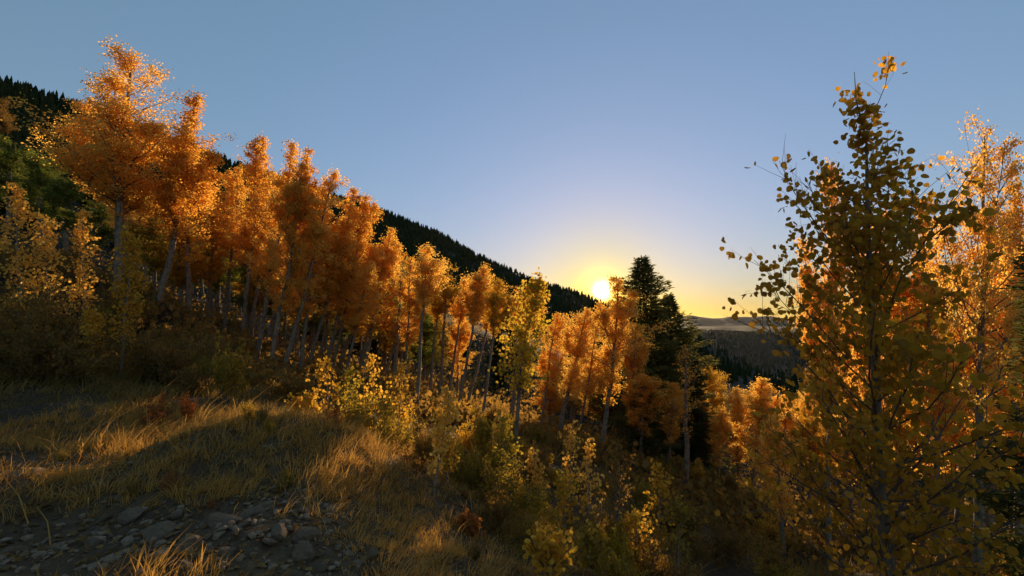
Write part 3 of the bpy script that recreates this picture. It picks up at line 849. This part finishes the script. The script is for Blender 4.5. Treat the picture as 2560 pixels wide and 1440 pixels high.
# ------------------------------------------------------------------ saplings
SAPS = [  # base px, depth, top px, top py, half width px, colour, own leaves, label
 (290, 9.0, 330, 590, 52, "gold", 0, "yellow aspen sapling with a thin white stem on the shaded slope"),
 (232, 8.5, 230, 780, 22, "gold", 0, "tiny yellow sapling left of the white stemmed sapling"),
 (35, 10.0, 42, 470, 66, "orange", 0, "spire shaped orange sapling at the left edge"),
 (110, 10.5, 112, 545, 72, "orange", 0, "orange sapling right of the spire at the left edge"),
 (200, 11.0, 205, 530, 50, "orange", 0, "thin orange sapling in front of the greenish aspens"),
 (820, 7.5, 812, 905, 48, "gold", 60, "leftmost tall sapling of the yellow thicket above the grassy mound"),
 (870, 7.2, 880, 925, 48, "lime", 60, "greenish yellow sapling second in the yellow thicket"),
 (930, 7.5, 928, 890, 50, "gold", 60, "tallest sapling of the yellow thicket above the grassy mound"),
 (990, 7.3, 1008, 915, 48, "gold", 60, "rightmost sapling of the yellow thicket, bright tip"),
 (960, 6.6, 965, 1010, 52, "olive", 40, "olive sapling low in front of the yellow thicket"),
 (745, 5.9, 738, 1000, 26, "gold", 50, "small glowing sapling at the left end of the grassy crest"),
 (775, 5.9, 778, 990, 26, "gold", 50, "small glowing sapling next to the one at the end of the crest"),
 (1085, 5.0, 1122, 982, 34, "orange", 160, "bright orange glowing sapling alone right of the mound"),
 (1120, 5.6, 1110, 1100, 36, "gold", 80, "low golden sapling at the foot of the glowing orange one"),
 (1265, 7.5, 1255, 1045, 50, "lime", 40, "yellowish sapling at the foot of the yellow green young aspen"),
 (1210, 8.0, 1205, 1060, 40, "olive", 0, "olive sapling left of the yellow green young aspen's foot"),
 (1345, 6.6, 1335, 1130, 34, "orange", 60, "small sapling with round orange leaves right of the young aspen's stem"),
 (1420, 7.2, 1432, 1068, 46, "orange", 80, "orange sapling with upright shoots below the sun"),
 (1465, 6.8, 1475, 1110, 40, "orange", 80, "pinkish orange sapling right of the upright shoots"),
 (1405, 5.6, 1412, 1190, 52, "gold", 100, "bright yellow sapling in the bushes at lower centre"),
 (1545, 7.6, 1545, 1120, 60, "brown", 0, "dull brown rounded sapling under the straight aspen trunk"),
 (1640, 7.0, 1650, 1165, 60, "gold", 40, "golden sapling left of the dark hollow"),
 (1690, 6.4, 1700, 1260, 60, "olive", 40, "low olive sapling at the edge of the dark hollow"),
 (1590, 5.8, 1585, 1290, 66, "gold", 40, "golden sapling in the bushes right of lower centre"),
 (1370, 3.9, 1375, 1375, 80, "gold", 120, "golden sapling cut by the bottom edge of the view"),
 (1480, 4.8, 1470, 1340, 60, "olive", 60, "olive sapling right of the one cut by the bottom edge"),
 (1180, 4.4, 1165, 1310, 26, "rust", 40, "little orange red seedling in the dry grass"),
]
for q, (bx_, Y, tx, ty, hw, mat, own, lab) in enumerate(SAPS):
    rg = np.random.default_rng(200 + q)
    t1 = at(tx, ty, Y)
    b0 = at(bx_, 1100, Y); b0[2] = gz(b0[0], b0[1]) - .03
    n_ = 6
    tk = [b0 + (t1 - b0) * s + rg.normal(0, .012 * Y / 6, 3) * (0 < s < 1) for s in np.linspace(0, 1, n_)]
    Hh = t1[2] - b0[2]
    w_m = hw / F * Y
    lo = .18
    br = grow_branches(tk, 18 if Hh < 3 else 34, lambda t: w_m * np.interp(t, [0, .3, .6, 1], [.8, 1.1, .9, .25]), lo, .98, 25, 65, rg, .007)
    leafy_plant("aspen_sapling", lab, "sapling", tk, np.linspace(.016, .003, n_) * (1 if Hh < 3 else 1.6), br, .046 if Y < 8 else .06, 3.4 if Y < 8 else 6, mat, "sapling_bark", 300 + q, "aspen saplings in the undergrowth", own, spread=.035 if Y < 8 else .06, twigs=5)

# ------------------------------------------------------------------ shrubs
def shrub_parts(seed, stems=16, lp=26, leaf=.045, twigs=6):
    rg = np.random.default_rng(seed)
    tb, cm = MB(), MB(); LP = []
    for s in range(stems):
        a = rg.uniform(0, 6.283); el = math.radians(rg.uniform(30, 85)); L = rg.uniform(.6, 1.1)
        d = np.array([math.cos(a) * math.cos(el), math.sin(a) * math.cos(el), math.sin(el)])
        q = np.linspace(0, 1, 5)[:, None]
        bp = rg.normal(0, .08, 3) * np.array([1, 1, 0]) + d * L * q + np.cumsum(rg.normal(0, .02, (5, 3)), 0)
        tube(tb, bp, np.linspace(.011, .003, 5), 4)
        for w_ in range(twigs):
            f = rg.uniform(.25, 1)
            q0 = np.array([np.interp(f, q[:, 0], bp[:, c]) for c in range(3)])
            dd = rg.normal(size=3) + d; dd /= np.linalg.norm(dd)
            q1 = q0 + dd * rg.uniform(.1, .3)
            tube(tb, np.array([q0, (q0 + q1) / 2, q1]), [.004, .003, .0015], 3)
            m = rg.poisson(lp)
            LP.append(q0 + (q1 - q0) * rg.uniform(0, 1.1, m)[:, None] + rg.normal(0, .05, (m, 3)))
    LP = np.concatenate(LP)
    LP = LP[LP[:, 2] > 0.02]
    leaf_cloud(cm, LP, leaf, rg, 6)
    return tb.mesh("stems", MATS["twig_bark"]), cm
SH = []
for q in range(4):
    a_, b_ = shrub_parts(400 + q, stems=[16, 22, 14, 18][q], lp=[26, 20, 12, 30][q])
    SH.append((a_, b_, {}))
def shrub(px, Y, w_px, h_m, mat, label, group, q, py=1100, name="shrub"):
    s, cm, cache = SH[q % 4]
    p = at(px, py, Y)
    root = link(name, None, label=label, cat="shrub", group=group)
    root.location = (p[0], p[1], gz(p[0], p[1]) - .03)
    root.rotation_euler = (0, 0, q * 1.7)
    sw = w_px / F * Y / 1.5
    root.scale = (sw, sw, h_m)
    link("stems", s, root); coloured("foliage", shared_mesh(cm, cache, "foliage"), root, mat)
SHR = [
 (380, 6.2, 70, .42, "rust", "red leaved shrub on the crest among dry grass"),
 (465, 6.4, 45, .42, "rust", "smaller red shrub right of the red one on the crest"),
 (840, 5.0, 50, .30, "rust", "low red shrub at the right end of the grassy mound"),
 (1150, 6.2, 150, .55, "olive", "olive bush right of the glowing orange sapling"),
 (1260, 5.6, 190, .62, "olive", "widest olive bush in the undergrowth at lower centre"),
 (1360, 6.2, 120, .50, "lime", "yellowish bush behind the bright yellow sapling"),
 (1330, 4.9, 130, .40, "olive", "low olive bush above the sapling cut by the bottom edge"),
 (1520, 6.2, 150, .60, "brown", "brown bush between the orange saplings and the dark hollow"),
 (1620, 5.6, 160, .60, "brown", "brown bush at the edge of the dark hollow"),
 (1540, 4.7, 150, .45, "olive", "olive bush near the bottom edge right of centre"),
 (1680, 5.4, 140, .55, "brown", "rightmost brown bush before the dark hollow"),
 (880, 6.4, 130, .65, "olive", "olive bush at the foot of the yellow thicket"),
 (980, 6.0, 110, .55, "olive", "olive bush right under the rightmost thicket sapling"),
 (1060, 7.0, 90, .6, "brown", "brown bush between the yellow thicket and the orange sapling"),
]
for q, (px, Y, w, h, mat, lab) in enumerate(SHR):
    shrub(px, Y, w, h, mat, lab, "bushes in the undergrowth", q)
for q, (px, Y, w, h, lab) in enumerate([(20, 8.8, 190, 1.55, "tall brown shrub at the left edge under the spire shaped sapling"), (120, 9.2, 190, 1.6, "tall brown shrub second from the left edge"),
        (215, 9.6, 180, 1.5, "tall brown shrub left of the white stemmed sapling"), (60, 8.0, 180, 1.0, "brown shrub at the left edge above the pale boulder"), (180, 8.2, 170, .95, "brown shrub above the crest, left of the tiny yellow sapling"),
        (400, 10.5, 170, 1.1, "brown shrub under the two tallest trees"), (520, 11.5, 180, 1.2, "brown shrub below the gap of dark green trees")]):
    shrub(px, Y, w, h, "brown", lab, "tall shrubs on the left slope", q)
rw = np.random.default_rng(58)
for q in range(34):
    px = rw.uniform(960, 1780); Y = rw.uniform(4.6, 9.0) * (1 + .15 * (px > 1500))
    mt = ["olive", "gold", "lime", "brown"][q % 4]
    shrub(px, Y, rw.uniform(.35, .6) / Y * F, rw.uniform(.30, .58), mt, "low %s bush in the undergrowth %s" % ({"olive": "olive", "gold": "golden", "lime": "yellow green", "brown": "brown"}[mt],
          "right of the mound" if px < 1180 else "around the young aspen's stem" if px < 1360 else "below the sun" if px < 1560 else "beside the dark hollow"), "low bushes in the undergrowth", q + 5, py=1200)
for q in range(16):
    px = rw.uniform(60, 1200); Y = rw.uniform(3.1, 5.4)
    shrub(px, Y, rw.uniform(.10, .24) / Y * F, rw.uniform(.10, .22), ["brown", "olive", "rust", "slope_grass"][q % 4], "%s weed tuft growing in the dry grass of the mound%s" % (["brown", "olive", "reddish", "straw coloured"][q % 4], ", left part" if px < 600 else ", right part"), "weeds on the mound", q, py=1250, name="weed")
rg = np.random.default_rng(55)
for q in range(64):
    Y = rg.uniform(7.6, 17); px = rg.uniform(-60, 820)
    if (Y < 9 and px > 640) or (Y > 10 and px > 570): continue
    near = Y < 10
    shrub(px, Y, rg.uniform(.7, 1.3) / Y * F, rg.uniform(.5, 1.15), ["brown", "olive", "brown", "slope_grass"][rg.integers(4)],
          "dim brownish shrub " + ("low on the shaded slope just above the mound" if Y < 10 else "on the upper slope at the left edge" if px < 200 else "on the upper slope under the tallest trees") + (", near the left edge" if Y < 10 and px < 250 else ""), "dim shrubs on the shaded slope", q + 3)
for q in range(34):
    Y = rg.uniform(8.5, 15); px = rg.uniform(880, 1780)
    shrub(px, Y, rg.uniform(.6, 1.2) / Y * F, rg.uniform(.35, .7), ["brown", "olive", "gold"][rg.integers(3)],
          "dim shrub under the aspen stand " + ("behind the yellow thicket" if px < 1080 else "left of the young aspen's stem" if px < 1290 else "below the sun" if px < 1540 else "at the foot of the spruces"), "dim shrubs under the stand", q + 1)
for q in range(26):
    Y = rg.uniform(6, 16); px = rg.uniform(1780, 2620)
    shrub(px, Y, rg.uniform(.6, 1.1) / Y * F, rg.uniform(.4, .9), ["brown", "olive", "gold"][rg.integers(3)],
          "dim shrub low on the right slope " + ("in the dark hollow" if px < 2050 else "under the large leaved aspen" if px < 2300 else "around the thick grey trunk"), "dim shrubs on the right slope", q + 2, py=1400)

# ------------------------------------------------------------------ grass, litter, stones
def blob(x, y, pts):
    m = np.zeros_like(x)
    for (px, py, Y, s) in pts:
        p = at(px, py, Y)
        m = np.maximum(m, np.exp(-((x - p[0]) ** 2 + (y - p[1]) ** 2) / s ** 2))
    return m
BARE = [(700, 1290, 3.3, .5), (570, 1340, 3.0, .5), (330, 1350, 3.0, .5), (60, 1400, 2.8, .5), (150, 1180, 4.4, .35), (420, 1160, 4.6, .25), (30, 1190, 4.5, .35), (760, 1370, 2.9, .4)]
LUSH = [(680, 1110, 5.0, 1.1), (820, 1150, 4.7, .8), (300, 1090, 5.4, .5), (480, 1090, 5.5, .6), (600, 1120, 5.0, .8), (400, 1230, 3.9, .35), (250, 1250, 3.8, .3), (900, 1300, 3.9, .8), (1000, 1400, 3.3, .8)]
def grass(name, tufts, per, xr, yr, hmin, hmax, w, mat, label, seed, mask, lean=(.25, .05), rad=.035):
    """tufts of blades: each tuft has its own height, lean and colour, blades splay out of it and some are broken over."""
    rg = np.random.default_rng(seed)
    tx = rg.uniform(*xr, tufts); ty = rg.uniform(*yr, tufts)
    keep = rg.uniform(0, 1, tufts) < mask(tx, ty)
    tx, ty = tx[keep], ty[keep]
    cnt_ = np.maximum(2, rg.poisson(per * rg.uniform(.3, 1.7, len(tx))))
    ti = np.repeat(np.arange(len(tx)), cnt_); n = len(ti)
    th = rg.uniform(hmin, hmax, len(tx)) * np.clip(.75 + .5 * vnoise(tx * 1.7, ty * 1.7, 12), .4, 1.3)
    ta = rg.normal(0, .35, (len(tx), 2)) + np.array(lean)
    tt = np.clip(.5 + .35 * vnoise(tx * 1.1, ty * 1.1, 21) + rg.normal(0, .22, len(tx)), 0, 1)
    off = rg.normal(0, rad, (n, 2)) * (.6 + th[ti] * 2.2)[:, None]
    x = tx[ti] + off[:, 0]; y = ty[ti] + off[:, 1]
    z = height(x, y) - .01
    hh = th[ti] * rg.uniform(.35, 1.15, n)
    broken = rg.uniform(0, 1, n) < .16
    dx = ta[ti, 0] + off[:, 0] / rad * .18 + rg.normal(0, .25, n); dy = ta[ti, 1] + off[:, 1] / rad * .18 + rg.normal(0, .25, n)
    dx = np.where(broken, dx * 2.6, dx); dy = np.where(broken, dy * 2.6, dy)
    fa = rg.uniform(0, 6.283, n); wx, wy = np.cos(fa), np.sin(fa)
    ww = w * rg.uniform(.5, 1.5, n)
    V = np.zeros((n, 5, 3))
    for s_i, (s, k_w) in enumerate([(0, 1), (.55, .8)]):
        cx = x + dx * hh * s ** 1.7; cy_ = y + dy * hh * s ** 1.7; cz = z + hh * s
        V[:, s_i * 2] = np.stack([cx - wx * ww * k_w, cy_ - wy * ww * k_w, cz], 1)
        V[:, s_i * 2 + 1] = np.stack([cx + wx * ww * k_w, cy_ + wy * ww * k_w, cz], 1)
    V[:, 4] = np.stack([x + dx * hh, y + dy * hh, z + hh * np.where(broken, .38, .95)], 1)
    b = np.arange(n)[:, None] * 5
    Qd = b + np.array([[0, 1, 3, 2]]); Tr = b + np.array([[2, 3, 4]])
    tint = np.clip(tt[ti] + rg.normal(0, .14, n), 0, 1)
    me = make_mesh(name, V.reshape(-1, 3), [Qd, Tr], [MATS[mat]], {"tint": np.repeat(tint, 5)})
    link(name, me, label=label, cat="grass", kind="stuff")
def m_mound(x, y):
    return np.clip(.55 + .5 * vnoise(x * 1.6, y * 1.6, 31) + .9 * blob(x, y, LUSH) - 1.35 * blob(x, y, BARE), 0.015, 1) * (x < 1.2 + .1 * y)
grass("dry_grass", 9500, 14, (-6.5, 1.8), (2.0, 7.2), .06, .26, .0026, "dry_grass", "golden dry grass leaning over the mound in front", 71, m_mound)
grass("tall_grass", 900, 5, (-5.5, 1.6), (3.4, 6.8), .28, .50, .0020, "dry_grass", "tall thin dry grass stems standing over the mound", 72, lambda x, y: np.clip(blob(x, y, LUSH) * .9 - .6 * blob(x, y, BARE), .02, 1))
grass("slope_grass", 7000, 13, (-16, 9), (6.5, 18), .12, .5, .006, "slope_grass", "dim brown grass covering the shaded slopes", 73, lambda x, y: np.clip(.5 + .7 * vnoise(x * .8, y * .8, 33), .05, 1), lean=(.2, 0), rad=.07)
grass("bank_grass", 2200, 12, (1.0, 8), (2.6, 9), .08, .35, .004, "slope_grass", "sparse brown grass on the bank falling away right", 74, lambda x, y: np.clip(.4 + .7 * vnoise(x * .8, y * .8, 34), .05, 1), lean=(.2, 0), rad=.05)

# low leafy undergrowth on the floor of the stand
rg = np.random.default_rng(83)
n = 90000
az_ = np.radians(rg.uniform(-54, 54, n)); r_ = 12 + 60 * rg.uniform(0, 1, n) ** 1.3
x = r_ * np.sin(az_); y = r_ * np.cos(az_)
keep = rg.uniform(0, 1, n) < np.clip(.55 + .8 * vnoise(x * .7, y * .7, 41), .1, 1)
x, y, r_ = x[keep], y[keep], r_[keep]
P = np.stack([x, y, height(x, y) + np.abs(rg.normal(0, .22, len(x))) * (.6 + r_ / 30) + .03], 1)
mb = MB(); leaf_cloud(mb, P, .16, rg, 4)
link("undergrowth", mb.mesh("undergrowth", MATS["brown"]), label="low brown leafy undergrowth covering the floor of the stand", cat="undergrowth", kind="stuff")

# fallen leaves and gravel
rg = np.random.default_rng(81)
n = 26000
x = rg.uniform(-14, 12, n); y = rg.uniform(2.0, 20, n)
mb = MB(); P = np.stack([x, y, height(x, y) + .008], 1)
leaf_cloud(mb, P, .045, rg, 4, hang=3.0)
x = rg.uniform(-6, 1.8, 6500); y = rg.uniform(2.0, 6.8, 6500)
leaf_cloud(mb, np.stack([x, y, height(x, y) + .012], 1), .038, rg, 6, hang=3.0)
link("leaf_litter", mb.mesh("leaf_litter", MATS["litter"]), label="fallen brown and yellow leaves scattered over the ground", cat="leaves", kind="stuff")

def rock_mesh(seed, sub=2):
    rg = np.random.default_rng(seed)
    import bmesh
    bm = bmesh.new(); bmesh.ops.create_icosphere(bm, subdivisions=sub, radius=1)
    dirs = rg.normal(size=(9, 3)); dirs /= np.linalg.norm(dirs, axis=1)[:, None]; offs = rg.uniform(.45, .85, 9)
    for v in bm.verts:
        c = np.array(v.co)
        for d, o in zip(dirs, offs):
            t = c @ d
            if t > o: c = c - d * (t - o) * .92
        c = c + rg.normal(0, .025, 3)
        v.co = c * np.array([1.15, .9, .7])
    me = bpy.data.meshes.new("rock"); bm.to_mesh(me); bm.free()
    me.materials.append(MATS["stone"])
    return me
ROCKS = [rock_mesh(90 + q) for q in range(6)]
small = []
for q in range(4):
    me = rock_mesh(120 + q, 1)
    V = np.array([v.co[:] for v in me.vertices]); T = np.array([p.vertices[:] for p in me.polygons]); small.append((V, T))
mb = MB()
n = 4200
cnt = 0
gx = rg.uniform(-5, 1.5, n * 3); gy = rg.uniform(2.0, 6.2, n * 3)
keep = rg.uniform(0, 1, n * 3) < np.clip(blob(gx, gy, BARE) * 1.2 - .15, .02, 1)
gx, gy = gx[keep], gy[keep]; gzv = height(gx, gy)
for x_, y_, z_ in zip(gx, gy, gzv):
    V, T = small[rg.integers(4)]
    s = .005 + .04 * rg.uniform() ** 4; a = rg.uniform(0, 6.28); c, sn = math.cos(a), math.sin(a)
    W = V * s * rg.uniform(.7, 1.3, 3)
    W = np.stack([c * W[:, 0] - sn * W[:, 1] + x_, sn * W[:, 0] + c * W[:, 1] + y_, W[:, 2] + z_ + s * .2], 1)
    mb.add(W, T)
link("gravel", mb.mesh("gravel", MATS["stone"]), label="loose gravel on the bare patches of the mound", cat="gravel", kind="stuff")

def rock(px, py, Y, w_px, label, q, group="stones on the mound", tilt=0.2):
    p = at(px, py, Y); s = w_px / F * Y / 2
    o = link("rock", ROCKS[q % 6], label=label, cat="rock", group=group)
    o.location = (p[0], p[1], gz(p[0], p[1]) + s * .08)
    o.rotation_euler = (tilt * math.sin(q * 2.2), tilt * math.cos(q * 1.3), q * 1.9)
    o.scale = (s, s * (.75 + .3 * ((q * 37) % 10) / 10), s * (.7 + .4 * ((q * 53) % 10) / 10))
BIG = [(565, 1330, 3.1, 62, "angular pale rock, the brightest stone in the gravel"), (395, 1350, 3.0, 66, "rounded grey rock left of the brightest angular stone"),
       (765, 1340, 3.1, 44, "square grey rock at the right side of the rocky patch"), (755, 1375, 2.9, 62, "dark flat rock below the square grey one"),
       (60, 1255, 3.8, 52, "pale flat rock near the left edge behind the broken stalks"), (660, 1275, 3.4, 40, "grey rock high in the rocky patch below the crest"),
       (690, 1360, 3.0, 54, "brown rock in the middle of the rocky patch"), (615, 1300, 3.3, 42, "grey rock above the brightest angular stone"),
       (330, 1300, 3.3, 46, "dark grey rock beside the broken stalks"), (460, 1400, 2.8, 60, "dull rock near the bottom below the rounded grey rock"),
       (150, 960, 8.5, 50, "pale boulder half hidden on the shaded slope"), (60, 940, 8.8, 46, "grey boulder left of the pale one on the shaded slope")]
for q, (px, py, Y, w, lab) in enumerate(BIG):
    rock(px, py, Y, w * 1.4, lab, q)
for q in range(46):
    a = [(700, 1290, 3.3, .5), (560, 1340, 3.0, .6), (300, 1350, 3.0, .7), (760, 1370, 2.9, .35), (100, 1380, 2.9, .5)][q % 5]
    p = at(*a[:3]); x_ = p[0] + rg.normal(0, a[3] * .6); y_ = max(2.2, p[1] + rg.normal(0, a[3] * .5))
    o = link("rock", ROCKS[q % 6], label="fist sized grey stone lying among the gravel of the mound", cat="rock", group="small stones in the gravel")
    s = rg.uniform(.022, .055)
    o.location = (x_, y_, gz(x_, y_) + s * .2); o.rotation_euler = tuple(rg.uniform(-.4, 6, 3) * np.array([.1, .1, 1])); o.scale = (s, s * rg.uniform(.7, 1.2), s * rg.uniform(.6, 1.1))

# broken dry stalks near the left edge
STK = [((360, 1100), (355, 1215), 4.3, "upright dry stalk standing alone on the mound"), ((372, 1095), (372, 1165), 4.4, "shorter upright dry stalk beside the lone one"),
       ((126, 1160), (95, 1270), 3.7, "leaning dry stalk near the left edge"), ((58, 1215), (95, 1255), 3.6, "broken dry stalk bent over near the left edge"),
       ((0, 1285), (70, 1325), 3.2, "pale stalk lying at the left edge"), ((92, 1280), (125, 1385), 3.0, "long pale stalk lying down across the dirt"),
       ((495, 1060), (480, 1140), 5.0, "thin tall stalk behind the crest of dry grass"), ((205, 1145), (180, 1215), 4.2, "leaning dry stalk between the bare patches"),
       ((5, 1190), (12, 1265), 3.5, "brown bladed stalk at the very left edge"), ((250, 1115), (235, 1195), 4.4, "thin leaning stalk left of the lone upright one")]
for q, (t1, b1, Y, lab) in enumerate(STK):
    b = at(*b1, Y); tp_ = at(*t1, Y)
    dz = gz(b[0], b[1]) - b[2]; b[2] += dz; tp_[2] += dz
    lying = "lying" in lab
    if lying:
        b = at(b1[0], b1[1], Y); b[2] = gz(b[0], b[1]) + .01
        tp_ = at(t1[0], t1[1], Y * 1.12); tp_[2] = gz(tp_[0], tp_[1]) + .05
    mb = MB()
    mid = (b + tp_) / 2 + np.array([.015, .01, .02])
    tube(mb, np.array([b, mid, tp_]) - b, [.0045, .0038, .002], 5, a=.8)
    dd = (tp_ - mid) / np.linalg.norm(tp_ - mid)
    rg2 = np.random.default_rng(q)
    Pl = (tp_ - b) - dd * rg2.uniform(0, .12, 14)[:, None]
    D = dd + rg2.normal(0, .35, (14, 3))
    V = np.stack([Pl, Pl + D * .03 + np.array([.004, 0, 0]), Pl + D * .055], 1)
    mb.add(V.reshape(-1, 3), np.arange(42).reshape(14, 3), .6)
    o = link("dry_stalk", mb.mesh("dry_stalk", MATS["dry_grass"]), label=lab, cat="grass stalk", group="dry stalks on the mound")
    o.location = b

# ------------------------------------------------------------------ haze
top_z = float(GZ.max()) + 30.0; bot_z = float(GZ.min()) - 5.0; ex = 23000.0
HV = np.array([(sx * ex, sy * ex, z_) for z_ in (bot_z, top_z) for sy in (-1, 1) for sx in (-1, 1)])
HF = np.array([(0, 2, 3, 1), (4, 5, 7, 6), (0, 1, 5, 4), (2, 6, 7, 3), (0, 4, 6, 2), (1, 3, 7, 5)])
m, t, o = new_mat("haze")
pv = t.nodes.new("ShaderNodeVolumePrincipled")
pv.inputs["Color"].default_value = (.92, .90, .88, 1)
pv.inputs["Density"].default_value = 2.0e-6
pv.inputs["Anisotropy"].default_value = 0.68
t.links.new(pv.outputs[0], o.inputs["Volume"])
link("haze", make_mesh("haze", HV, [HF], [m]), kind="stuff", label="thin warm haze filling the valley air", cat="haze")
